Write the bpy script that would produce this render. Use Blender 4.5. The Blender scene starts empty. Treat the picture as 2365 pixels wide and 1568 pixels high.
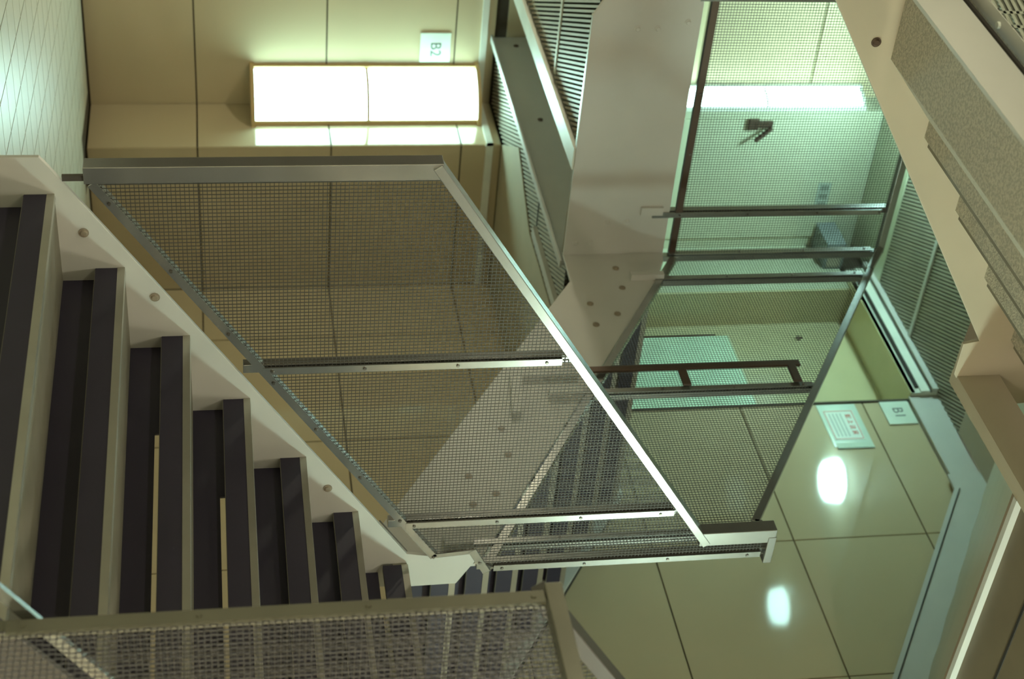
import bpy, bmesh, math, random
from mathutils import Vector, Matrix
random.seed(7)

# ------------------------------------------------------------------ camera, world, exposure
scn = bpy.context.scene
col = scn.collection
GZ = 0.69                      # eye level above the lower floor; all heights below are given from eye level

cam_d = bpy.data.cameras.new('camera')
cam = bpy.data.objects.new('camera', cam_d)
col.objects.link(cam)
R = ((-0.08481853, -0.15425752, 0.98438328), (0.78759727, -0.61552658, -0.02859330), (0.61032480, 0.77287233, 0.17370086))
m = Matrix(((R[0][0], -R[1][0], -R[2][0], 0), (R[0][1], -R[1][1], -R[2][1], 0), (R[0][2], -R[1][2], -R[2][2], GZ), (0, 0, 0, 1)))
cam.matrix_world = m
cam_d.sensor_width = 36.0
cam_d.lens = 3765.4 / 2365 * 36
cam_d.clip_start = 0.05
cam_d.dof.use_dof = True
cam_d.dof.focus_distance = 5.0
cam_d.dof.aperture_fstop = 3.6
scn.camera = cam

world = bpy.data.worlds.new('world')
scn.world = world
world.use_nodes = True
bgn = world.node_tree.nodes['Background']
bgn.inputs[0].default_value = (1.0, 0.86, 0.66, 1)
bgn.inputs[1].default_value = 0.15

scn.view_settings.view_transform = 'Standard'
scn.view_settings.look = 'None'
scn.view_settings.exposure = 1.3
scn.view_settings.gamma = 1.0
scn.view_settings.use_curve_mapping = False

TUBE = (0.56, 1.0, 0.92)       # greenish fluorescent tubes

# ------------------------------------------------------------------ materials
MATS = {}
def mat(name, rgb, rough=0.5, metal=0.0, var=0.08, scale=6.0, bump=0.0, bscale=60.0, emit=None, estr=0.0, spec=0.5, coat=0.0, alpha=1.0, trans=0.0, ramp=(0.3, 0.7)):
    ma = bpy.data.materials.new(name)
    ma.use_nodes = True
    nt = ma.node_tree
    b = nt.nodes['Principled BSDF']
    b.inputs['Roughness'].default_value = rough
    b.inputs['Metallic'].default_value = metal
    b.inputs['Specular IOR Level'].default_value = spec
    b.inputs['Coat Weight'].default_value = coat
    b.inputs['Coat Roughness'].default_value = 0.04
    b.inputs['Alpha'].default_value = alpha
    b.inputs['Transmission Weight'].default_value = trans
    tc = nt.nodes.new('ShaderNodeTexCoord')
    n = nt.nodes.new('ShaderNodeTexNoise')
    n.inputs['Scale'].default_value = scale
    n.inputs['Detail'].default_value = 6
    nt.links.new(tc.outputs['Object'], n.inputs['Vector'])
    r = nt.nodes.new('ShaderNodeValToRGB')
    lo = [max(0, c * (1 - var)) for c in rgb]
    hi = [min(1, c * (1 + var)) for c in rgb]
    r.color_ramp.elements[0].position = ramp[0]
    r.color_ramp.elements[1].position = ramp[1]
    r.color_ramp.elements[0].color = (*lo, 1)
    r.color_ramp.elements[1].color = (*hi, 1)
    nt.links.new(n.outputs['Fac'], r.inputs['Fac'])
    nt.links.new(r.outputs['Color'], b.inputs['Base Color'])
    if bump:
        n2 = nt.nodes.new('ShaderNodeTexNoise')
        n2.inputs['Scale'].default_value = bscale
        n2.inputs['Detail'].default_value = 4
        nt.links.new(tc.outputs['Object'], n2.inputs['Vector'])
        bu = nt.nodes.new('ShaderNodeBump')
        bu.inputs['Strength'].default_value = bump
        bu.inputs['Distance'].default_value = 0.02
        nt.links.new(n2.outputs['Fac'], bu.inputs['Height'])
        nt.links.new(bu.outputs['Normal'], b.inputs['Normal'])
    if emit:
        b.inputs['Emission Color'].default_value = (*emit, 1)
        b.inputs['Emission Strength'].default_value = estr
    MATS[name] = ma
    return ma

mat('panel', (0.52, 0.43, 0.28), rough=0.05, var=0.03, scale=1.2)
mat('joint', (0.05, 0.035, 0.02), rough=0.8)
mat('paint', (0.53, 0.52, 0.48), rough=0.42, var=0.05, scale=3)
mat('upper_paint', (0.46, 0.40, 0.30), rough=0.45, var=0.05, scale=3)
mat('rail', (0.38, 0.38, 0.36), rough=0.24, metal=0.8, var=0.05, scale=9)
mat('rail_dark', (0.20, 0.19, 0.145), rough=0.4, metal=0.4)
mat('rail_black', (0.075, 0.065, 0.055), rough=0.45)  # darkened copy: shade on the near stringer put into the colour; near handrail too
mat('bolt_brown', (0.26, 0.21, 0.15), rough=0.4)
mat('wire_near', (0.14, 0.135, 0.15), rough=0.45, metal=0.4, var=0.1, scale=20)
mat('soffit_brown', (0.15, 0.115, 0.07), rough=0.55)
mat('wire', (0.065, 0.058, 0.048), rough=0.5, metal=0.3, var=0.1, scale=20)
mat('screw', (0.16, 0.14, 0.12), rough=0.35, metal=0.8)
mat('riser', (0.023, 0.018, 0.037), rough=0.5, var=0.08, scale=5)
mat('tread', (0.20, 0.185, 0.14), rough=0.55, var=0.08, scale=12)
mat('nosing', (0.42, 0.40, 0.34), rough=0.3, metal=0.7)
mat('deck', (0.42, 0.385, 0.30), rough=0.5, metal=0.2)
mat('deck_gap', (0.07, 0.06, 0.045), rough=0.8)
mat('soffit', (0.46, 0.43, 0.35), rough=0.6, var=0.16, scale=110, bump=0.40, bscale=150, ramp=(0.42, 0.58))
mat('slab', (0.42, 0.37, 0.26), rough=0.6, var=0.05)
mat('tile', (0.62, 0.64, 0.54), rough=0.35, var=0.05, scale=4)
mat('grout', (0.10, 0.085, 0.06), rough=0.8)
mat('door', (0.50, 0.52, 0.38), rough=0.3, var=0.03, coat=0.2)
mat('niche', (0.56, 0.51, 0.31), rough=0.12, var=0.03)
mat('pale_mint', (0.66, 0.86, 0.66), rough=0.2)
mat('white_trim', (0.70, 0.72, 0.64), rough=0.4)
mat('housing', (0.50, 0.34, 0.15), rough=0.4)
mat('tube', (1, 1, 1), rough=0.4, emit=TUBE, estr=7.5)
mat('lamp', (1, 1, 1), rough=0.4, emit=TUBE, estr=90.0)
mat('mint_lamp', (1, 1, 1), rough=0.4, emit=(0.7, 1.0, 0.86), estr=130.0)
mat('weak_fill', (1, 1, 1), rough=0.4, emit=(1.0, 0.94, 0.70), estr=48.0)
mat('dim_lamp', (1, 1, 1), rough=0.4, emit=TUBE, estr=9.0)
mat('strong_fill', (1, 1, 1), rough=0.4, emit=(1.0, 0.93, 0.72), estr=175.0)
mat('warm_fill', (1, 1, 1), rough=0.4, emit=(1.0, 0.96, 0.70), estr=55.0)
mat('sign', (0.62, 0.70, 0.60), rough=0.3)
mat('ink', (0.10, 0.11, 0.10), rough=0.5)
mat('red_ink', (0.50, 0.10, 0.05), rough=0.5)
mat('grey_ink', (0.36, 0.42, 0.36), rough=0.5)
mat('paper', (0.60, 0.66, 0.56), rough=0.45)
mat('sleeve', (0.62, 0.76, 0.66), rough=0.12, coat=0.6)
mat('dark_metal', (0.12, 0.08, 0.06), rough=0.35, metal=0.6)
mat('grey_plastic', (0.20, 0.23, 0.23), rough=0.5)
mat('black', (0.02, 0.015, 0.01), rough=0.8)

# ------------------------------------------------------------------ helpers
ORG = {}
def setp(o, label=None, cat=None, group=None, kind=None):
    if label: o['label'] = label
    if cat: o['category'] = cat
    if group: o['group'] = group
    if kind: o['kind'] = kind
    return o

def root(name, loc, label=None, cat=None, group=None, kind=None):
    o = bpy.data.objects.new(name, None)
    o.empty_display_size = 0.05
    col.objects.link(o)
    w = Vector((loc[0], loc[1], loc[2] + GZ))
    o.location = w
    ORG[o.name] = w
    return setp(o, label, cat, group, kind)

def link_mesh(name, me, parent, world_loc=None):
    """link mesh data; without world_loc the vertices are moved to the parent's frame"""
    o = bpy.data.objects.new(name, me)
    col.objects.link(o)
    base = ORG[parent.name] if parent else Vector((0, 0, 0))
    w = Vector(world_loc) + Vector((0, 0, GZ)) if world_loc is not None else base.copy()
    o.location = w - base
    ORG[o.name] = w
    if parent: o.parent = parent
    return o

class MB:
    def __init__(s): s.v = []; s.f = []
    def add(s, vs, fs):
        n = len(s.v)
        s.v += [tuple(p) for p in vs]
        s.f += [tuple(i + n for i in f) for f in fs]
        return s
    def box(s, x0, x1, y0, y1, z0, z1):
        vs = [(x, y, z) for z in (z0, z1) for y in (y0, y1) for x in (x0, x1)]
        return s.add(vs, [(0, 2, 3, 1), (4, 5, 7, 6), (0, 1, 5, 4), (2, 6, 7, 3), (0, 4, 6, 2), (1, 3, 7, 5)])
    def prism(s, ax, poly, a0, a1):
        def mk(p, a): return {'x': (a, p[0], p[1]), 'y': (p[0], a, p[1]), 'z': (p[0], p[1], a)}[ax]
        n = len(poly)
        vs = [mk(p, a0) for p in poly] + [mk(p, a1) for p in poly]
        fs = [tuple(range(n)), tuple(range(2 * n - 1, n - 1, -1))]
        fs += [(i, (i + 1) % n, n + (i + 1) % n, n + i) for i in range(n)]
        return s.add(vs, fs)
    def bar(s, p0, p1, w, h, side=(0, 1, 0), caps=True):
        """rectangular bar: w along side, h along the other normal"""
        p0, p1, sd = Vector(p0), Vector(p1), Vector(side)
        d = (p1 - p0).normalized()
        sd = (sd - d * sd.dot(d)).normalized()
        up = d.cross(sd)
        vs = []
        for p in (p0, p1):
            for a, b in ((-1, -1), (1, -1), (1, 1), (-1, 1)):
                vs.append(p + sd * (a * w / 2) + up * (b * h / 2))
        fs = [(0, 1, 5, 4), (1, 2, 6, 5), (2, 3, 7, 6), (3, 0, 4, 7)]
        if caps: fs += [(3, 2, 1, 0), (4, 5, 6, 7)]
        return s.add(vs, fs)
    def cyl(s, p0, p1, r, n=12, r1=None):
        p0, p1 = Vector(p0), Vector(p1)
        d = (p1 - p0).normalized()
        a = d.orthogonal().normalized(); b = d.cross(a)
        r1 = r if r1 is None else r1
        vs = [p0 + (a * math.cos(t) + b * math.sin(t)) * r for t in [2 * math.pi * i / n for i in range(n)]]
        vs += [p1 + (a * math.cos(t) + b * math.sin(t)) * r1 for t in [2 * math.pi * i / n for i in range(n)]]
        fs = [(i, (i + 1) % n, n + (i + 1) % n, n + i) for i in range(n)] + [tuple(range(n - 1, -1, -1)), tuple(range(n, 2 * n))]
        return s.add(vs, fs)
    def mesh(s, name, material, off=Vector((0, 0, 0)), recalc=True, smooth=False):
        me = bpy.data.meshes.new(name)
        me.from_pydata([(p[0] - off.x, p[1] - off.y, p[2] - off.z) for p in s.v], [], s.f)
        if recalc:
            bm = bmesh.new(); bm.from_mesh(me)
            bmesh.ops.recalc_face_normals(bm, faces=bm.faces)
            bm.to_mesh(me); bm.free()
        if smooth:
            for p in me.polygons: p.use_smooth = True
        me.materials.append(MATS[material])
        me.update()
        return me
    def build(s, name, material, parent=None, recalc=True, smooth=False, bevel=0.0):
        base = (ORG[parent.name] if parent else Vector((0, 0, GZ)) * 0) - Vector((0, 0, GZ))
        me = s.mesh(name, material, base, recalc, smooth)
        o = link_mesh(name, me, parent)
        if bevel:
            md = o.modifiers.new('bevel', 'BEVEL'); md.width = bevel; md.segments = 2; md.limit_method = 'ANGLE'
        return o

def struct(mb, name, material):
    return setp(mb.build(name, material), kind='structure')

SHARED = {}
def shared(key, fn, material):
    if key not in SHARED: SHARED[key] = fn().mesh(key, material)
    return SHARED[key]

def fastener(kind, axis):
    def f():
        d = {'x': Vector((-1, 0, 0)), 'y': Vector((0, -1, 0))}[axis]
        mb = MB()
        if kind == 'screw':
            mb.cyl((0, 0, 0), d * 0.004, 0.0060, 10, 0.0045)
        else:
            mb.cyl((0, 0, 0), d * 0.003, 0.0150, 14)
            mb.cyl(d * 0.003, d * 0.007, 0.0115, 14, 0.008)
        return mb
    return f

def put(kind, axis, loc, parent, material=None, name=None):
    key = kind + '_' + axis + '_' + (material or '')
    me = shared(key, fastener(kind, axis), material or 'screw')
    return link_mesh(name or kind, me, parent, loc)

def poly_spans(poly, val, ax):
    """intervals where the line coordinate[ax]=val lies inside the polygon"""
    xs = []
    n = len(poly)
    for i in range(n):
        a, b = poly[i], poly[(i + 1) % n]
        if (a[ax] <= val) != (b[ax] <= val):
            t = (val - a[ax]) / (b[ax] - a[ax])
            xs.append(a[1 - ax] + t * (b[1 - ax] - a[1 - ax]))
    xs.sort()
    return [(xs[i], xs[i + 1]) for i in range(0, len(xs) - 1, 2)]

def wire_mesh(plane, const, poly, pitch=0.0127, th=0.0020, crimp=False):
    """woven wire in a vertical plane: plane 'y' -> poly of (x,z), plane 'x' -> poly of (y,z)"""
    mb = MB()
    def pt(s_, z, n): return (s_, const + n, z) if plane == 'y' else (const + n, s_, z)
    side = (0, 1, 0) if plane == 'y' else (1, 0, 0)
    lo = [min(p[i] for p in poly) for i in (0, 1)]
    hi = [max(p[i] for p in poly) for i in (0, 1)]
    for ax in (0, 1):
        k = 0
        v = lo[ax] + pitch * 0.5
        while v < hi[ax]:
            for a, b in poly_spans(poly, v, ax):
                if not crimp:
                    n = 0.0009 if ax else -0.0009
                    p = pt(v, a, n) if ax == 0 else pt(a, v, n)
                    q = pt(v, b, n) if ax == 0 else pt(b, v, n)
                    mb.bar(p, q, th, th, side, caps=False)
                else:
                    w = a; j = 0
                    while w < b - 1e-6:
                        e = min(w + pitch, b)
                        s0 = 0.0016 if (j + k) % 2 == ax else -0.0016
                        p = pt(v, w, s0) if ax == 0 else pt(w, v, s0)
                        q = pt(v, e, -s0) if ax == 0 else pt(e, v, -s0)
                        mb.bar(p, q, th, th, side, caps=False)
                        w = e; j += 1
            v += pitch; k += 1
    return mb

def text_mesh(body, size, material, origin, right, up, parent, name='lettering', align='CENTER', bold=0.0):
    cu = bpy.data.curves.new('t', 'FONT')
    cu.body = body; cu.size = size; cu.align_x = align; cu.align_y = 'CENTER'; cu.extrude = 0.0005; cu.offset = bold
    ob = bpy.data.objects.new('t', cu)
    col.objects.link(ob)
    dg = bpy.context.evaluated_depsgraph_get(); dg.update()
    me = bpy.data.meshes.new_from_object(ob.evaluated_get(dg))
    bpy.data.objects.remove(ob); bpy.data.curves.remove(cu)
    r, u = Vector(right), Vector(up)
    nn = r.cross(u)
    me.name = name
    for v in me.vertices:
        c = v.co.copy()
        v.co = r * c.x + u * c.y + nn * c.z
    me.materials.clear(); me.materials.append(MATS[material])
    return link_mesh(name, me, parent, origin)

# ------------------------------------------------------------------ key planes
Z2, Z1, ZG = -0.69, 1.88, 3.89           # lower floor, landing level, underside of the top deck
XC = 5.60                                 # long panelled wall
YA, YA2, XR = 8.104, 7.64, 4.66           # rear wall, its nearer half, the return between them
JZ = [-0.828, -0.113, 0.602, 1.316, 2.026, 2.752, 3.452, 4.166]   # panel joints
CEIL = 1.54

# ------------------------------------------------------------------ floor with tiles
fl = struct(MB().box(-2.5, 6.2, -2.5, 8.6, Z2 - 0.12, Z2 - 0.008), 'floor', 'grout')
TS = 0.186
ca, sa = math.cos(math.radians(-5)), math.sin(math.radians(-5))
tile_me = MB().box(-TS / 2 + 0.0035, TS / 2 - 0.0035, -TS / 2 + 0.0035, TS / 2 - 0.0035, -0.008, 0).mesh('tile', 'tile')
rest = MB()
cand = []
for i in range(-40, 45):
    for j in range(-30, 60):
        lx, ly = 2.2 + i * TS + 0.02, 4.0 + j * TS
        x = 2.2 + (lx - 2.2) * ca - (ly - 4) * sa
        y = 4 + (lx - 2.2) * sa + (ly - 4) * ca
        if not (-2.3 < x < 5.5 and -2.3 < y < 8.0): continue
        if y > 7.5 and x > XR - 0.13: continue
        # only the strip seen beyond the foot of the stairs is told apart
        inview = y > 4.05 and x > 0.40 * y and x < 0.62 * y + 0.3
        cand.append((x, y, inview))
vis = sorted([c for c in cand if c[2]], key=lambda c: c[0] * 0.61 + c[1] * 0.77)
for x, y, _ in vis[:290]:
    o = link_mesh('tile', tile_me, fl, (x, y, Z2)); o.rotation_euler = (0, 0, math.radians(-5))
for x, y in [(c[0], c[1]) for c in vis[290:]] + [(c[0], c[1]) for c in cand if not c[2]]:
    h = TS / 2 - 0.0035
    vs = []
    for z in (Z2 - 0.008, Z2):
        for a, b in ((-h, -h), (h, -h), (h, h), (-h, h)):
            vs.append((x + a * ca - b * sa, y + a * sa + b * ca, z))
    rest.add(vs, [(4, 5, 6, 7), (0, 1, 5, 4), (1, 2, 6, 5), (2, 3, 7, 6), (3, 0, 4, 7)])
rt = rest.build('outer_tiles', 'tile', fl); rt['kind'] = 'stuff'

# ------------------------------------------------------------------ panelled walls
G = 0.004
def panels_y(wall, ypl, xs, zs, skip=None, material='panel'):
    """panels facing -Y on plane ypl"""
    for a in range(len(xs) - 1):
        for b in range(len(zs) - 1):
            if skip and skip(xs[a], xs[a + 1], zs[b], zs[b + 1]): continue
            MB().box(xs[a] + G, xs[a + 1] - G, ypl, ypl + 0.012, zs[b] + G, zs[b + 1] - G).build('panel', material, wall)
def panels_x(wall, xpl, ys, zs, skip=None, material='panel'):
    for a in range(len(ys) - 1):
        for b in range(len(zs) - 1):
            if skip and skip(ys[a], ys[a + 1], zs[b], zs[b + 1]): continue
            MB().box(xpl, xpl + 0.012, ys[a] + G, ys[a + 1] - G, zs[b] + G, zs[b + 1] - G).build('panel', material, wall)

ZB2 = [Z2] + JZ[1:4] + [CEIL]                         # lower storey rows
ZB1 = [Z1, JZ[4], JZ[5], JZ[6], JZ[7]]                # upper storey rows
YJ = [7.16, 6.295, 5.42, 4.551, 3.68, 2.81, 1.94, 1.07, 0.2, -0.67]

# rear wall (farther, left of the return)
w = struct(MB().box(-2.4, XR + 0.02, YA + 0.012, YA + 0.25, Z2 - 0.1, 5.2), 'wall_back_far', 'joint')
panels_y(w, YA, [1.18, 2.05, 2.92, 3.79, XR + 0.012], ZB2)
panels_y(w, YA, [1.18, 2.05, 2.92, 3.79, 4.637], [1.6] + ZB1[1:])
# the return
w = struct(MB().box(XR + 0.012, XR + 0.1, YA2 + 0.02, YA + 0.2, Z2 - 0.1, CEIL + 0.05), 'wall_return', 'joint')
panels_x(w, XR, [YA2, YA], ZB2)
# rear wall (nearer, right of the return)
w = struct(MB().box(XR + 0.012, XC + 0.2, YA2 + 0.012, YA2 + 0.25, Z2 - 0.1, CEIL + 0.05), 'wall_back_near', 'joint')
panels_y(w, YA2, [XR, XC], ZB2)
# long right wall
wr = MB().box(XC + 0.012, XC + 0.3, -2.4, YA2 + 0.3, Z2 - 0.1, Z1)
wr.box(XC + 0.012, XC + 0.3, -2.4, 6.447, Z1, 5.2)
wr.box(XC + 0.012, XC + 0.3, 6.447, 8.3, 3.765, 5.2)
wr.box(XC + 0.012, XC + 0.3, 7.50, 8.3, Z1, 3.73)
w = struct(wr, 'wall_right', 'joint')
YS = [6.447] + [y for y in YJ if y < 6.2]
ysr = YS[::-1]
panels_x(w, XC, sorted(YJ + [YA2]), [Z2] + JZ[1:5])
panels_x(w, XC, ysr, JZ[4:7] + [3.722])
MB().box(XC, XC + 0.012, 7.50, 7.95, Z1, 3.73).build('panel', 'door', w)

# niche in the right wall with a flush shutter panel behind it
nw = struct(MB().box(5.85, 5.95, 6.3, 7.7, Z1 - 0.05, 3.9), 'wall_niche', 'niche')
MB().box(XC + 0.013, 5.86, 6.40, 6.460, Z1, 3.73).build('jamb', 'niche', nw)
MB().box(XC + 0.004, 5.86, 7.485, 7.55, Z1, 3.73).build('jamb', 'niche', nw)
MB().box(5.552, 5.86, 6.452, 7.55, 3.73, 3.76).build('lintel', 'niche', nw)
MB().box(5.842, 5.851, 6.462, 7.375, Z1, 2.975).build('pale_patch', 'pale_mint', nw)  # pale mint sheet laid over the lower part of the niche wall
MB().box(5.838, 5.851, 7.375, 7.387, Z1, 2.90).build('patch_edge', 'dark_metal', nw)
MB().cyl((5.85, 7.335, 3.405), (5.84, 7.335, 3.405), 0.016, 14).cyl((5.845, 7.335, 3.425), (5.838, 7.335, 3.425), 0.009, 10).build('keyhole', 'dark_metal', nw)

# upper rear wall with the door, one shallow return in front of the far wall
struct(MB().box(4.637, 4.70, 8.02, YA + 0.05, Z1 - 0.3, 5.0), 'wall_upper_return', 'door')
uw = struct(MB().box(4.637, 5.9, 7.95, 8.02, Z1 - 0.3, 5.0), 'wall_upper_back', 'door')
d = setp(root('door_1', (5.1, 7.95, Z1)), kind='structure')
MB().box(4.68, 5.52, 7.938, 7.952, Z1 + 0.01, 3.70).build('door_leaf', 'door', d, bevel=0.002)
lv = MB().box(4.676, 4.745, 7.918, 7.938, 3.055, 3.115)
lv.box(4.69, 4.73, 7.915, 7.938, 3.10, 3.20)
lv.build('lock_case', 'dark_metal', d)
MB().bar((4.725, 7.90, 3.185), (4.80, 7.885, 3.095), 0.022, 0.018, (0, 1, 0)).cyl((4.725, 7.94, 3.185), (4.725, 7.89, 3.185), 0.011, 12).build('lever_handle', 'dark_metal', d)
pl = MB().box(5.13, 5.36, 7.933, 7.938, 3.575, 3.66).build('name_plate', 'grey_ink', d)
for i, x in enumerate((5.165, 5.225, 5.285, 5.33)):
    for q in range(3):
        MB().box(x - 0.020, x + 0.016 - 0.006 * (i % 2), 7.9315, 7.9332, 3.598 + 0.017 * q, 3.606 + 0.017 * q).build('print_mark', 'ink', pl)

# ------------------------------------------------------------------ ceiling of the lower storey, cove trims
ceil_poly = [(XR, YA2), (4.403, 7.19), (4.626, 6.72), (4.627, 5.95), (XC, 5.95), (XC, YA2)]
struct(MB().prism('z', ceil_poly, CEIL, CEIL + 0.006), 'ceiling', 'slab')
struct(MB().box(1.6, XC, -2.4, -0.76, CEIL, CEIL + 0.08), 'ceiling_near', 'slab')
struct(MB().box(-2.5, XC + 0.3, -2.5, -2.4, Z2, 5.2), 'wall_front', 'slab')
struct(MB().box(-2.5, -2.4, -2.4, YA, Z2, 5.2), 'wall_left', 'slab')
struct(MB().box(-2.4, XR - 0.01, YA - 0.016, YA, 1.457, 1.492), 'trim_1', 'white_trim')
struct(MB().box(XR - 0.014, XR, YA2 - 0.014, YA - 0.016, 1.457, 1.492), 'trim_2', 'white_trim')
struct(MB().box(XR - 0.014, XC, YA2 - 0.014, YA2, 1.452, 1.492), 'trim_5', 'white_trim')

# ------------------------------------------------------------------ stair geometry
NX0, NZ0, RUN1, RISE1 = 2.592, -0.46, 0.2587, 0.178
Y1, Y0 = 4.0, 2.30                       # far and near stringer of the lower flight
ZQ = NZ0 + 6 * RISE1                     # quarter landing 0.608
NY0, RUN2 = 4.03, 0.2717
RISE2 = (Z1 - ZQ) / 7
X2, X2F = 4.18, 5.50

def step_x(par, k, y0, y1, last=False):
    x, z = NX0 + RUN1 * k, NZ0 + RISE1 * k
    t = MB().box(x, x + RUN1 + 0.06, y0, y1, z - 0.012, z)
    t.box(x, x + 0.022, y0, y1, z - 0.085, z - 0.012)
    t = t.build('tread', 'tread', par)
    MB().box(x - 0.002, x, y0, y1, z - 0.083, z - 0.020).build('front_strip', 'riser', t)
    MB().prism('y', [(x - 0.004, z - 0.020), (x - 0.004, z + 0.001), (x + 0.012, z + 0.003), (x + 0.012, z), (x, z), (x, z - 0.020)], y0, y1).build('nosing', 'nosing', t)
    rz = MB().box(x + 0.040, x + 0.046, y0, y1, z - RISE1 if k else Z2, z - 0.100)
    rz.box(x + 0.040, x + 0.046, 3.60 if k in (2, 3) else y0, y1, z - 0.100, z - 0.012)
    rz.build('riser', 'riser', par)

f1 = root('stair_flight', (3.3, 3.1, Z2), 'lower steel stair flight with dark risers and grey treads, rising from the tiled floor', 'stairs')
for k in range(6): step_x(f1, k, Y0 + 0.02, Y1)
# top nosing belongs to the quarter landing
far1 = [(2.468, Z2), (2.468, -0.492), (2.50, -0.468), (4.10, 0.606), (4.119, 0.70), (4.105, 0.85), (4.14, 0.86), (4.262, 0.79), (4.265, 0.613), (4.25, 0.42), (2.75, -0.60), (2.66, Z2)]
MB().prism('y', far1, Y1, Y1 + 0.014).build('stringer', 'paint', f1, bevel=0.0015)
near1 = [(2.42, Z2), (2.42, -0.50), (4.12, 0.64), (4.3, 0.66), (4.3, 0.40), (4.2, 0.36), (2.7, -0.62), (2.62, Z2)]
MB().prism('y', near1, Y0, Y0 + 0.014).build('stringer', 'rail_black', f1, bevel=0.0015)  # same paint as the far stringer, with its shade put into the colour
for x, z in ((2.722, -0.389), (2.958, -0.20), (3.768, 0.326)):
    put('bolt', 'y', (x, Y1, z), f1, 'bolt_brown')
MB().bar((3.93, Y1 - 0.001, 0.505), (4.085, Y1 - 0.001, 0.607), 0.003, 0.004).build('weld_seam', 'screw', f1)

q1 = root('quarter_landing', (4.8, 3.1, ZQ), 'small dark quarter landing where the lower and middle flights meet', 'landing')
t = MB().box(4.144, X2F, Y0 + 0.02, NY0 + 0.02, ZQ - 0.05, ZQ).build('floor_plate', 'tread', q1)
MB().box(4.144 - 0.002, 4.166, Y0 + 0.02, Y1 - 0.01, ZQ - 0.085, ZQ - 0.02).build('front_strip', 'riser', q1)
MB().box(4.140, 4.156, Y0 + 0.02, Y1 - 0.01, ZQ - 0.02, ZQ + 0.003).build('nosing', 'nosing', q1)
MB().box(4.184, 4.190, Y0 + 0.02, Y1, ZQ - RISE1, ZQ - 0.10).build('riser', 'riser', q1)
MB().box(X2F, X2F + 0.014, Y0, NY0, ZQ - 0.2, ZQ + 0.06).build('edge_plate', 'paint', q1)

f2 = root('stair_flight', (4.85, 4.8, ZQ), 'middle steel stair flight behind wire mesh, climbing along the panelled wall', 'stairs')
for j in range(1, 8):
    y, z = NY0 + RUN2 * (j - 1), ZQ + RISE2 * j
    tb = MB().box(X2 + 0.014, X2F, y, y + (RUN2 + 0.06 if j < 7 else 0.26), z - 0.012, z)
    tb.box(X2 + 0.014, X2F, y, y + 0.022, z - 0.085, z - 0.012)
    tr = tb.build('tread', 'tread', f2)
    MB().box(X2 + 0.014, X2F, y - 0.002, y, z - 0.083, z - 0.020).build('front_strip', 'riser', tr)
    MB().box(X2 + 0.014, X2F, y - 0.004, y + 0.012, z - 0.020, z + 0.003).build('nosing', 'nosing', tr)
    MB().box(X2 + 0.014, X2F, y + 0.040, y + 0.046, z - RISE2, z - 0.012).build('riser', 'riser', f2)
s2 = [(4.014, 0.40), (5.70, 1.515), (5.90, 1.520), (5.90, 1.985), (5.83, 1.97), (5.70, 1.91), (4.033, 0.878), (4.014, 0.87)]
MB().prism('x', s2, X2, X2 + 0.014).build('stringer', 'paint', f2, bevel=0.0015)
sf = [(4.03, 0.42), (5.45, 1.37), (5.9, 1.5), (5.9, 1.93), (5.70, 1.93), (4.03, 0.82)]
MB().prism('x', sf, X2F, X2F + 0.014).build('stringer', 'paint', f2)
MB().bar((X2F + 0.045, 4.0, 0.80), (X2F + 0.045, 5.68, 1.895), 0.06, 0.012, (1, 0, 0)).build('wall_gap_shade', 'black', f2)  # black bar added for the shade in the gap beside the wall
for y, z in ((5.786, 1.74), (5.638, 1.739), (5.527, 1.572), (5.45, 1.678), (5.378, 1.569), (4.731, 1.059), (4.579, 1.062), (4.467, 0.893), (4.366, 0.983), (4.314, 0.889)):
    put('bolt', 'x', (X2, y, z), f2, 'bolt_brown')

# ------------------------------------------------------------------ landing deck (B1 level)
RD = math.radians(-116.2)
def rib_deck(poly, z, pitch, wdt, hgt):
    """parallel ribs at the decking's own angle, clipped to a convex plan polygon"""
    mb = MB()
    d = Vector((math.cos(RD), math.sin(RD))); n = Vector((-d.y, d.x))
    P2 = [Vector(p) for p in poly]
    c0, c1 = min(p.dot(n) for p in P2), max(p.dot(n) for p in P2)
    c = c0 + pitch / 2
    while c < c1:
        ts = []
        for i in range(len(P2)):
            a, b = P2[i], P2[(i + 1) % len(P2)]
            da, db = a.dot(n) - c, b.dot(n) - c
            if (da <= 0) != (db <= 0):
                t = da / (da - db); q = a + (b - a) * t
                ts.append(q.dot(d))
        if len(ts) >= 2:
            ts.sort()
            p = n * c + d * ts[0]; q = n * c + d * ts[-1]
            mb.bar((p.x, p.y, z + hgt / 2), (q.x, q.y, z + hgt / 2), wdt, hgt, (n.x, n.y, 0), caps=False)
        c += pitch
    return mb

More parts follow.
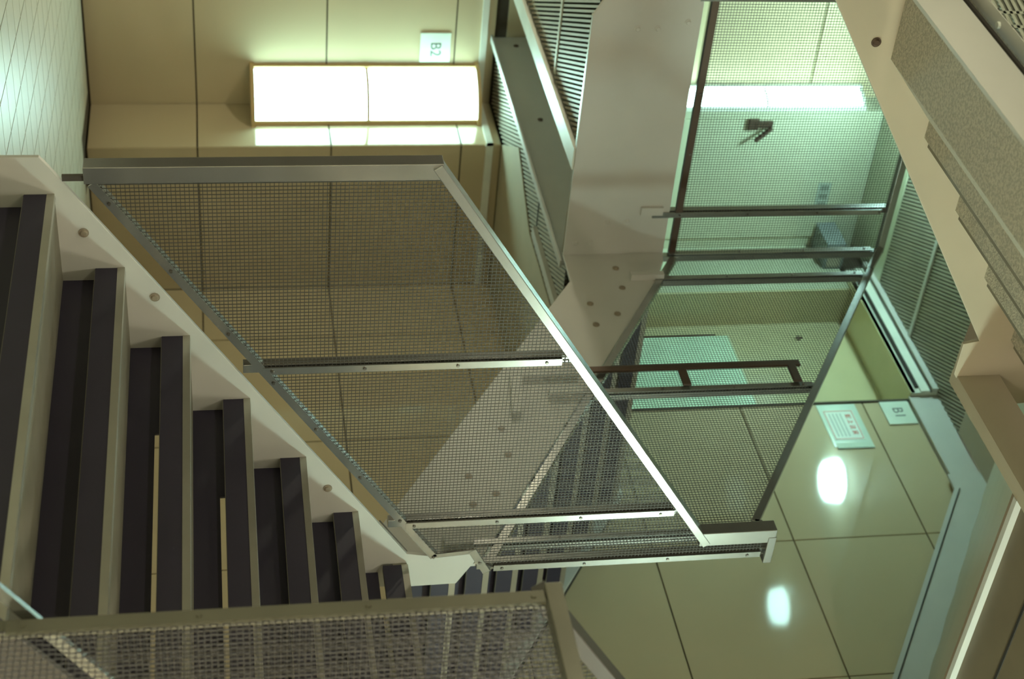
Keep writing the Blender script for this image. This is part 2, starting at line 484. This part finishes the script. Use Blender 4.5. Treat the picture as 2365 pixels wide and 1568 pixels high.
b1 = root('landing_deck', (3.5, 7.0, 1.5), 'steel landing with ribbed underside, bolted edge plate and cross beams, at mid height', 'landing')
FX = [(4.194, 1.52), (4.194, 1.985), (1.2, 1.97), (1.2, 1.80), (2.50, 1.78), (2.991, 1.517)]
MB().prism('y', FX, 5.90, 5.914).build('edge_plate', 'paint', b1, bevel=0.0015)
MB().box(2.99, 4.18, 5.914, 5.932, 1.52, 1.528).build('edge_flange', 'rail', b1)
for x, z in ((3.049, 1.714), (3.048, 1.80), (4.01, 1.705), (4.007, 1.794), (4.116, 1.571), (4.115, 1.641), (3.018, 1.925)):
    put('bolt', 'y', (x, 5.90, z), b1, 'paint')
MB().box(1.2, X2F, 5.914, 8.10, 1.862, 1.88).build('floor_plate', 'deck_gap', b1)
ZU = 1.548
for rp in ([(1.2, 5.93), (3.66, 5.93), (3.66, 8.08), (1.2, 8.08)], [(4.25, 5.93), (4.655, 5.93), (4.655, 8.08), (4.25, 8.08)]):
    rb = rib_deck(rp, ZU, 0.0205, 0.011, 0.03).build('ribs', 'deck', b1, recalc=False)
    rb['kind'] = 'stuff'
MB().box(1.2, 3.66, 5.914, 8.09, ZU + 0.036, ZU + 0.05).build('rib_backing', 'deck_gap', b1)
MB().box(4.25, 4.655, 5.914, 8.09, ZU + 0.036, ZU + 0.05).build('rib_backing', 'deck_gap', b1)
MB().box(1.2, 3.63, 6.57, 6.60, ZU - 0.006, ZU).build('deck_joint_bar', 'white_trim', b1)
MB().box(4.28, 4.80, 6.60, 6.612, ZU - 0.003, ZU).build('deck_joint_bar', 'black', b1)
MB().box(3.66, 4.24, 5.914, 8.09, 1.83, 1.85).build('soffit_plate', 'paint', b1)
MB().box(4.236, 4.248, 5.914, 8.09, 1.522, 1.83).box(4.222, 4.262, 5.914, 8.09, 1.512, 1.522).build('cross_beam', 'paint', b1)
for y in (7.988, 7.189): put('bolt', 'x', (4.236, y, 1.64), b1, 'dark_metal')
MB().box(3.63, 3.735, 5.914, 8.09, 1.512, 1.524).box(3.675, 3.69, 5.914, 8.09, 1.524, ZU + 0.03).build('cross_beam', 'white_trim', b1)
MB().box(4.50, 4.555, 5.95, 6.6, 1.525, ZU).build('cross_beam', 'paint', b1)

# west part of the same level: slotted deck with its edge beam at the foot of the upper flight
wd = root('slotted_deck', (1.0, 3.0, 1.88), 'slotted steel deck with a bright screw in its plain margin, beyond the upper flight', 'landing')
MB().box(-0.3, 0.94, 1.0, 5.9, 1.905, 1.912).build('plain_sheet', 'paint', wd)
MB().box(1.716, 1.76, 1.0, 5.9, 1.904, 1.912).build('margin_strip', 'paint', wd)
MB().box(1.752, 1.764, 1.0, 5.9, 1.747, 1.872).build('edge_beam', 'paint', wd)
MB().box(1.745, 1.80, 1.0, 5.9, 1.873, 1.882).build('gap_shadow', 'black', wd)  # black strip standing in for the shadowed gap above the edge beam
MB().cyl((1.742, 3.40, 1.905), (1.742, 3.40, 1.897), 0.009, 12).build('screw', 'white_trim', wd)
sl = MB()
ang = math.radians(-78.0)
dv = Vector((math.cos(ang), math.sin(ang)))
dr = Vector((math.cos(RD), math.sin(RD)))
SX0, SX1, SY0, SY1 = 0.96, 1.718, 1.2, 5.4
def clip_bar(p, d, wdt, z, h):
    # clip the infinite line p + t d to the sheet rectangle
    t0, t1 = -1e9, 1e9
    for c, dd, lo, hi in ((p.x, d.x, SX0, SX1), (p.y, d.y, SY0, SY1)):
        a, b = sorted(((lo - c) / dd, (hi - c) / dd))
        t0, t1 = max(t0, a), min(t1, b)
    if t1 - t0 > 0.004:
        q0, q1 = p + d * t0, p + d * t1
        sl.bar((q0.x, q0.y, z), (q1.x, q1.y, z), wdt, h, (d.y, -d.x, 0), caps=False)
nv = Vector((-dv.y, dv.x)); nr = Vector((-dr.y, dr.x))
for i in range(-150, 150): clip_bar(Vector((1.4, 3.3)) + nv * (i * 0.0212), dv, 0.0098, 1.909, 0.006)
for i in range(-150, 150): clip_bar(Vector((1.4, 3.3)) + nr * (i * 0.0330), dr, 0.0065, 1.909, 0.006)
MB().box(SX0, SX1, SY0, SY1, 1.93, 1.935).build('sheet_backing', 'black', wd)  # black sheet added unseen above the deck so the slots look dark
o = sl.build('slotted_sheet', 'white_trim', wd, recalc=False); o['kind'] = 'stuff'

# ------------------------------------------------------------------ top deck
tg = root('landing_deck', (3.5, 7.0, ZG), 'top landing deck with fine dark ribs underneath and one pale joint bar', 'landing')
MB().box(1.0, XC, 6.12, 8.1, ZG + 0.04, ZG + 0.07).build('floor_plate', 'deck_gap', tg)
rb = rib_deck([(1.0, 6.12), (XC - 0.02, 6.12), (XC - 0.02, 7.94), (1.0, 7.94)], ZG, 0.0208, 0.011, 0.03).build('ribs', 'deck', tg, recalc=False)
rb['kind'] = 'stuff'
MB().box(1.0, XC - 0.02, 6.905, 6.935, ZG - 0.008, ZG).build('deck_joint_bar', 'paint', tg)
MB().box(1.0, 5.58, 7.45, 7.94, ZG - 0.006, ZG - 0.001).build('plain_sheet', 'door', tg)
MB().box(1.0, 5.56, 6.10, 6.12, ZG - 0.005, 4.25).build('edge_plate', 'upper_paint', tg)

# shutter housing along the head of the niche and the trim that carries on along the wall
sh = root('shutter_housing', (5.5, 6.9, 3.76), 'grey shutter housing with a dark slot along the head of the wall niche', 'shutter')
MB().box(5.552, 5.60, 6.45, 7.62, 3.735, 3.89).box(5.54, 5.552, 6.45, 7.62, 3.790, 3.842).build('housing', 'white_trim', sh)
MB().box(5.525, 5.552, 6.45, 7.66, 3.855, 3.888).build('guide_rail', 'paint', sh)
MB().box(5.548, 5.553, 6.45, 7.66, 3.843, 3.854).build('groove', 'black', sh)
MB().box(5.543, 5.553, 6.49, 7.42, 3.768, 3.790).build('slot', 'black', sh)
MB().cyl((5.552, 7.47, 3.775), (5.53, 7.47, 3.775), 0.012, 10).build('sensor', 'dark_metal', sh)
struct(MB().box(5.575, XC + 0.012, 5.70, 6.45, 3.724, 3.90), 'trim_3', 'paint')
struct(MB().box(XC - 0.008, XC + 0.012, 6.436, 6.45, Z1, 3.724), 'trim_4', 'joint')

bx = root('junction_box', (5.5, 7.8, 3.6), 'small bluish grey box up in the corner by the upper door', 'box')
MB().box(5.42, 5.60, 7.70, 7.95, 3.62, 3.745).build('case', 'grey_plastic', bx, bevel=0.006)
MB().box(5.44, 5.58, 7.695, 7.70, 3.64, 3.725).build('cover', 'deck', bx)

# ------------------------------------------------------------------ upper flight (seen from below) and its quarter landing
f3 = root('stair_flight', (2.6, 3.2, Z1), 'upper stair flight seen from below, speckled soffit and pale side plate', 'stairs')
p3 = [(1.76, 1.590), (3.224, 2.505), (3.235, 2.450), (3.365, 2.452), (3.50, 2.54), (3.52, 2.60), (3.50, 2.86), (3.2, 2.80), (1.76, 2.02)]
MB().prism('y', p3, Y1, Y1 + 0.014).build('stringer', 'upper_paint', f3, bevel=0.0015)
put('bolt', 'y', (2.105, Y1, 1.875), f3, 'dark_metal')
saw = [(1.76, 1.933), (2.160, 1.933)]
for k in range(4):
    x, z = 2.160 + 0.2665 * k, 1.933 + 0.1715 * k
    MB().prism('y', [(x, z), (x + 0.207, z + 0.1715), (x + 0.207, z + 0.1835), (x, z + 0.012)], Y0, Y1).build('soffit_panel', 'soffit', f3)
    MB().box(x + 0.207, x + 0.2665, Y0, Y1, z + 0.1715, z + 0.1835).build('soffit_strip', 'soffit', f3)
    MB().box(x, x + 0.30, Y0, Y1, z + 0.19, z + 0.205).build('tread', 'tread', f3)
MB().box(1.76, 2.160, Y0, Y1, 1.933, 1.945).build('soffit_strip', 'soffit', f3)

q3 = root('quarter_landing', (4.3, 3.2, 2.5), 'plain underside of the upper quarter landing with a bright edged joist', 'landing')
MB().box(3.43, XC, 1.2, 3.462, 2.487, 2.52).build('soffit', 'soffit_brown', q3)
MB().box(3.375, 3.43, 1.2, 4.04, 2.465, 2.62).build('trimmer_beam', 'upper_paint', q3)
MB().box(3.43, XC, 3.440, 3.462, 2.463, 2.487).build('joist', 'paint', q3)
MB().box(3.43, XC, 3.235, 3.247, 2.484, 2.488).build('soffit_joint', 'black', q3)

f4 = root('stair_flight', (4.5, 4.9, 2.5), 'top stair flight under the deck, brown soffit and grey notched wall plate', 'stairs')
sl4 = 0.6375
p4 = [(3.44, 2.26), (5.69, 3.695), (5.80, 3.70), (5.80, 3.90), (5.70, 3.885)]
edge = []
y, z = 5.70, 3.885
for k in range(8):
    edge += [(y - 0.045, z - 0.004), (y - 0.06, z - 0.05), (y - 0.2717, z - 0.1732)]
    y -= 0.2717; z -= 0.1732
MB().prism('x', p4 + edge, 5.56, 5.574).build('wall_stringer', 'paint', f4)
MB().bar((5.555, 3.70, 2.455), (5.555, 5.685, 3.722), 0.004, 0.006, (1, 0, 0)).build('groove', 'black', f4)
y, z = 5.70, 3.885
for k in range(8):
    MB().prism('x', [(y - 0.06, z - 0.05), (y - 0.2717, z - 0.1732), (y - 0.2717, z - 0.160), (y - 0.06, z - 0.035)], 3.43, 5.56).build('soffit_panel', 'upper_paint', f4)
    MB().prism('x', [(y + 0.0, z), (y - 0.045, z - 0.004), (y - 0.06, z - 0.05), (y - 0.06, z - 0.03), (y - 0.04, z + 0.01), (y, z + 0.012)], 3.43, 5.56).build('soffit_strip', 'upper_paint', f4)
    y -= 0.2717; z -= 0.1732
MB().box(3.43, 5.56, 5.70, 6.10, 3.885, 3.90).build('soffit_strip', 'upper_paint', f4)
MB().prism('x', [(4.04, 2.465), (5.89, 3.66), (5.89, 4.1), (5.7, 4.05), (4.04, 2.9)], 3.40, 3.414).build('stringer', 'upper_paint', f4)

# ------------------------------------------------------------------ railings
def post_y(par, x, y, z0, z1, front=True, zs=None, w_=0.026):
    """post of a railing running along X: angle behind the mesh and a flat cover bar in front with screws"""
    p = MB().box(x - w_ / 2 - 0.006, x + w_ / 2, y + 0.004, y + 0.034, z0, z1).build('post', 'rail', par, bevel=0.001)
    if front:
        MB().box(x - w_ / 2, x + w_ / 2, y - 0.0082, y - 0.002, z0 + 0.06, z1 - 0.03).build('cover_bar', 'rail', p)
        for z in (zs or [z0 + 0.09 + (z1 - z0 - 0.17) * t for t in (0, 0.33, 0.67, 1)]):
            put('screw', 'y', (x, y - 0.0082, z), p)
    return p
def post_x(par, y, x, z0, z1, front=True, w_=0.026):
    p = MB().box(x + 0.004, x + 0.034, y - w_ / 2, y + w_ / 2 + 0.006, z0, z1).build('post', 'rail', par, bevel=0.001)
    if front:
        MB().box(x - 0.0082, x - 0.002, y - w_ / 2, y + w_ / 2, z0 + 0.06, z1 - 0.03).build('cover_bar', 'rail', p)
        for t in (0.03, 0.34, 0.66, 0.97):
            put('screw', 'x', (x - 0.0082, y, z0 + 0.07 + (z1 - z0 - 0.11) * t), p)
    return p

# railing of the lower flight, far side
YR = 4.0
r1 = root('railing', (3.3, YR, -0.4), 'long sloping mesh railing in front, its bright handrail crossing the middle of the view', 'railing')
bot = [(2.55, -0.360), (4.112, 0.700)]
top = [(2.512, 0.640), (4.098, 1.690)]
MB().bar((2.500, YR, 0.622), (4.110, YR, 1.689), 0.056, 0.030).build('handrail', 'rail', r1, bevel=0.002)
MB().box(2.490, 2.545, YR - 0.022, YR + 0.030, -0.375, 0.640).build('end_post', 'rail', r1, bevel=0.002)
MB().box(2.528, 2.545, YR - 0.004, YR + 0.008, -0.435, -0.375).build('foot_pin', 'screw', r1)
MB().bar((2.555, YR - 0.004, -0.355), (4.118, YR - 0.004, 0.702), 0.006, 0.026).bar((2.555, YR + 0.012, -0.352), (4.118, YR + 0.012, 0.705), 0.022, 0.022).build('bottom_rail', 'rail', r1)
for x in (2.62, 2.86, 3.10, 3.30, 3.50, 3.72, 3.93):
    put('screw', 'y', (x, YR - 0.008, -0.355 + (x - 2.555) * 0.6763), r1)
post_y(r1, 3.252, YR, 0.055, 1.10)
post_y(r1, 3.957, YR, 0.535, 1.58)
post_y(r1, 4.188, YR, 0.86, 1.94)
MB().box(4.050, 4.112, YR - 0.0265, YR + 0.0265, 1.66, 1.946).build('riser_post', 'rail', r1, bevel=0.002)
MB().box(4.085, 4.215, YR - 0.0285, YR + 0.0285, 1.918, 1.949).build('cap_bar', 'rail', r1, bevel=0.002)
MB().bar((4.112, YR - 0.004, 0.700), (4.100, YR - 0.004, 0.842), 0.006, 0.018).bar((4.095, YR - 0.004, 0.836), (4.205, YR - 0.004, 0.895), 0.008, 0.028).build('corner_frame', 'rail', r1)
put('screw', 'y', (4.115, YR - 0.008, 0.700), r1); put('screw', 'y', (4.155, YR - 0.008, 0.868), r1)
poly = [(2.55, -0.36), (4.112, 0.70), (4.100, 0.845), (4.19, 0.89), (4.19, 1.93), (4.10, 1.93), (4.098, 1.69), (2.515, 0.645)]
o = wire_mesh('y', YR, poly).build('mesh_infill', 'wire', r1, recalc=False); o['kind'] = 'stuff'

# railing of the middle flight
r2 = root('railing', (X2, 4.9, 0.9), 'mesh railing along the middle flight, brown handrail falling to a bright lower end', 'railing')
MB().bar((X2, 4.140, 1.928), (X2, 5.735, 2.932), 0.030, 0.030, (1, 0, 0)).bar((X2, 5.728, 2.922), (X2, 5.885, 3.030), 0.030, 0.030, (1, 0, 0)).bar((X2, 4.150, 1.945), (X2, 4.118, 1.935), 0.030, 0.03, (1, 0, 0)).build('handrail', 'rail', r2, bevel=0.002)
MB().bar((X2, 4.0, 0.893), (X2, 5.86, 2.025), 0.010, 0.030, (1, 0, 0)).bar((X2 + 0.015, 4.0, 0.900), (X2 + 0.015, 5.86, 2.032), 0.020, 0.020, (1, 0, 0)).build('bottom_rail', 'rail', r2)
post_x(r2, 4.115, X2, 0.76, 1.90)
post_x(r2, 4.930, X2, 1.36, 2.43)
post_x(r2, 5.700, X2, 1.84, 2.91)
post_x(r2, 5.890, X2, 1.95, 3.02)
gb = MB().box(X2 - 0.03, X2 - 0.018, 5.03, 5.062, 1.45, 2.375)
for z in (1.86, 2.335): gb.box(X2 - 0.03, X2 - 0.018, 4.93, 5.035, z - 0.018, z + 0.018)
gb.build('grab_bar', 'dark_metal', r2, bevel=0.002)
bk = MB().box(X2 - 0.03, X2, 5.02, 5.05, 1.15, 1.42).box(X2 - 0.03, X2, 4.90, 4.93, 1.28, 1.42)
bk.prism('x', [(5.04, 1.14), (5.04, 1.19), (4.80, 1.15), (4.79, 1.11)], X2 - 0.028, X2).build('foot_bracket', 'paint', r2)
MB().box(X2 - 0.03, X2, 4.085, 4.145, 0.755, 0.86).build('foot_bracket', 'paint', r2)
MB().box(X2 - 0.03, X2, 5.69, 5.72, 1.79, 1.94).build('foot_bracket', 'paint', r2)
poly = [(4.0, 0.90), (5.86, 2.03), (5.885, 3.02), (5.735, 2.93), (4.14, 1.93), (4.0, 1.92)]
o = wire_mesh('x', X2, poly).build('mesh_infill', 'wire', r2, recalc=False); o['kind'] = 'stuff'

# railing of the landing
r3 = root('railing', (3.3, 5.9, 1.9), 'level mesh railing on the landing edge, in front of the bright upper wall', 'railing')
MB().bar((4.195, 5.90, 3.032), (1.2, 5.90, 3.026), 0.040, 0.032).build('handrail', 'rail', r3, bevel=0.002)
MB().box(1.2, 4.19, 5.893, 5.916, 2.012, 2.042).build('bottom_rail', 'dark_metal', r3)
post_y(r3, 3.970, 5.90, 1.845, 3.02, zs=[2.03, 2.35, 2.68, 2.98])
post_y(r3, 2.905, 5.90, 1.90, 3.02, zs=[2.03, 2.35, 2.68, 2.98])
MB().box(3.925, 3.965, 5.885, 5.90, 1.848, 1.95).build('foot_bracket', 'paint', r3)
for x in (3.35, 3.65): put('screw', 'y', (x, 5.893, 2.03), r3)
poly = [(1.2, 2.03), (4.18, 2.03), (4.18, 3.02), (1.2, 3.02)]
o = wire_mesh('y', 5.90, poly).build('mesh_infill', 'wire', r3, recalc=False); o['kind'] = 'stuff'

# near railing of the lower flight
YN = 2.25
r4 = root('railing', (3.3, YN, -0.4), 'sloping dark handrail and mesh on the near side of the lower flight', 'railing')
MB().bar((2.46, YN + 0.02, 0.625), (4.10, YN + 0.02, 1.70), 0.050, 0.034).build('handrail', 'rail_black', r4, bevel=0.002)
MB().bar((2.30, YN + 0.02, -0.485), (4.10, YN + 0.02, 0.70), 0.012, 0.026).build('bottom_rail', 'rail', r4)
poly = [(2.46, -0.38), (4.10, 0.70), (4.10, 1.68), (2.46, 0.61)]
o = wire_mesh('y', YN + 0.02, poly).build('mesh_infill', 'wire', r4, recalc=False); o['kind'] = 'stuff'
post_y(r4, 3.27, YN + 0.02, 0.03, 1.12)
post_y(r4, 4.05, YN + 0.02, 0.55, 1.64)

# guard panel beside the camera
XN = 2.45
r5 = root('railing', (XN, 1.4, -0.6), 'dark mesh guard panel in the near corner, crossing in front of the lower steps', 'railing')
MB().box(XN - 0.022, XN + 0.022, 0.3, YN + 0.018, 0.632, 0.668).build('top_rail', 'rail_dark', r5, bevel=0.002)
MB().box(XN - 0.012, XN + 0.012, 0.3, YN + 0.01, -0.60, -0.57).build('bottom_rail', 'rail_dark', r5)
p = MB().box(XN - 0.004, XN + 0.022, YN - 0.012, YN + 0.014, -0.62, 0.635).build('post', 'rail_dark', r5, bevel=0.001)
MB().box(XN - 0.016, XN - 0.008, YN - 0.030, YN + 0.002, -0.43, 0.628).build('cover_bar', 'rail_dark', p)
for z in (-0.398, -0.064, 0.269, 0.605): put('screw', 'x', (XN - 0.016, YN - 0.014, z), p, 'rail_dark')
poly = [(0.3, -0.57), (YN, -0.57), (YN, 0.63), (0.3, 0.63)]
o = wire_mesh('x', XN, poly, crimp=True).build('mesh_infill', 'wire_near', r5, recalc=False); o['kind'] = 'stuff'

# ------------------------------------------------------------------ lamps
def corner_light(name, label, cx, cy, rx, ry, z0, z1, zsplit, cap, frame='housing'):
    L = root(name, (cx, cy, z0), label, 'wall light', 'corner tube lights')
    n = 14
    pts = []
    for i in range(n + 1):
        a = math.radians(180 + 90 * i / n)
        pts.append((cx + rx * math.cos(a), cy + ry * math.sin(a)))
    for a, b in ((z0 + 0.022, zsplit - 0.008), (zsplit + 0.008, z1 - 0.022)):
        MB().prism('z', pts + [(cx - 0.004, cy - 0.004)], a, b).build('diffuser', 'tube', L)
    po = [(cx + (p[0] - cx) * cap, cy + (p[1] - cy) * cap) for p in pts] + [(cx, cy)]
    hb = MB()
    for a, b in ((z0, z0 + 0.022), (z1 - 0.022, z1)): hb.prism('z', po, a, b)
    hb.build('end_cap', frame, L)
    MB().prism('z', [(cx + (p[0] - cx) * 1.015, cy + (p[1] - cy) * 1.015) for p in pts] + [(cx, cy)], zsplit - 0.008, zsplit + 0.008).build('joint_strip', frame, L)
    MB().box(cx - rx - 0.016, cx - rx + 0.006, cy - 0.026, cy, z0, z1).build('edge_frame', frame, L)
    MB().box(cx - 0.026, cx, cy - ry - 0.008, cy - ry + 0.006, z0, z1).build('edge_frame', frame, L)
    return L
corner_light('corner_light', 'large glowing corner light on the lower rear wall, beside the B2 sign', XR, YA, 0.232, 0.232, 0.180, 1.455, 0.823, 1.12)
corner_light('corner_light', 'glowing corner light seen through the mesh of the landing railing', 4.637, YA, 0.080, 0.142, 2.50, 3.770, 3.165, 1.0, 'white_trim')

def bulkhead(label, x, y, z, glow):
    L = root('bulkhead_lamp', (x, y, z), label, 'wall lamp')
    MB().cyl((x, y, z), (x - 0.015, y, z), 0.150, 32).build('base_ring', 'white_trim', L)
    MB().cyl((x - 0.015, y, z), (x - 0.10, y, z), 0.145, 32, 0.13).build('shade', glow, L)
def drum(label, x, y, z, glow='lamp'):
    L = root('ceiling_lamp', (x, y, z), label, 'ceiling lamp', 'drum lamps of the stairwell')
    MB().cyl((x, y, z), (x, y, z - 0.015), 0.140, 32).build('base_ring', 'white_trim', L)
    MB().cyl((x, y, z - 0.015), (x, y, z - 0.090), 0.135, 32, 0.125).build('shade', glow, L, smooth=False)
drum('round drum lamp under the top deck, its edge just behind the upper stair plate', 4.24, 7.25, 3.885)
drum('unseen drum lamp added as fill behind the camera, nearer the guard panel', 2.6, -0.9, 1.536, 'strong_fill')  # added fill, brightens faces turned towards the camera side
drum('unseen drum lamp added as fill behind the camera, nearer the panelled wall', 3.5, -0.9, 1.536, 'strong_fill')  # second added fill lamp, also unseen
bulkhead('round bulkhead lamp on the panelled wall under the upper quarter landing, outside the view', XC, 1.7, 2.05, 'mint_lamp')
drum('drum lamp added as fill under the slotted deck, outside the view', 0.45, 3.3, 1.904, 'warm_fill')  # added fill for the stringer and beam faces on the left side
drum('drum lamp added as fill under the middle landing, left of the view', 2.2, 6.9, 1.545, 'weak_fill')  # unseen fill lamp added to lift the cross beam and rear walls
drum('round drum lamp under the top deck, seen only as the fainter reflection in the wall', 2.77, 7.52, 3.885, 'dim_lamp')

# ------------------------------------------------------------------ signs
s = root('floor_sign', (4.305, YA, 1.2), 'square white plate reading B2 above the lower corner light', 'sign')
MB().box(4.215, 4.395, YA - 0.008, YA, 1.12, 1.29).build('plate', 'sign', s, bevel=0.001)
text_mesh('B2', 0.085, 'ink', (4.315, YA - 0.0085, 1.205), (1, 0, 0), (0, 0, 1), s)
s = root('floor_sign', (XC, 6.335, 3.55), 'square pale plate reading B1 in the top corner of the panelled wall', 'sign')
MB().box(XC - 0.008, XC, 6.243, 6.43, 3.545, 3.712).build('plate', 'sign', s, bevel=0.001)
text_mesh('B1', 0.085, 'ink', (XC - 0.0085, 6.335, 3.628), (0, -1, 0), (0, 0, 1), s)
s = root('notice', (XC, 6.25, 3.18), 'paper notice with red border and red heading in a clear sleeve', 'notice')
MB().box(XC - 0.003, XC, 6.085, 6.428, 3.180, 3.402).build('sleeve', 'sleeve', s)
MB().prism('z', [(XC - 0.003, 6.115), (XC - 0.008, 6.072), (XC - 0.005, 6.066), (XC, 6.105)], 3.195, 3.400).build('sleeve_flap', 'sleeve', s)
MB().box(XC - 0.0045, XC - 0.003, 6.135, 6.380, 3.198, 3.372).build('sheet', 'paper', s)
fr = MB()
xa, xb = XC - 0.0055, XC - 0.0045
for a in ((6.143, 6.372, 3.205, 3.2085), (6.143, 6.372, 3.3615, 3.365), (6.143, 6.1465, 3.205, 3.365), (6.3685, 6.372, 3.205, 3.365)):
    fr.box(xa, xb, *a)
fr.build('border', 'red_ink', s)
for i, ch in enumerate('頭上注意'):
    text_mesh(ch, 0.034, 'red_ink', (XC - 0.005, 6.325 - 0.044 * i, 3.330), (0, -1, 0), (0, 0, 1), s, bold=0.0008)
for i in range(4):
    MB().box(xa, xb, 6.165, 6.350, 3.290 - 0.021 * i, 3.2965 - 0.021 * i).build('text_line', 'grey_ink', s)
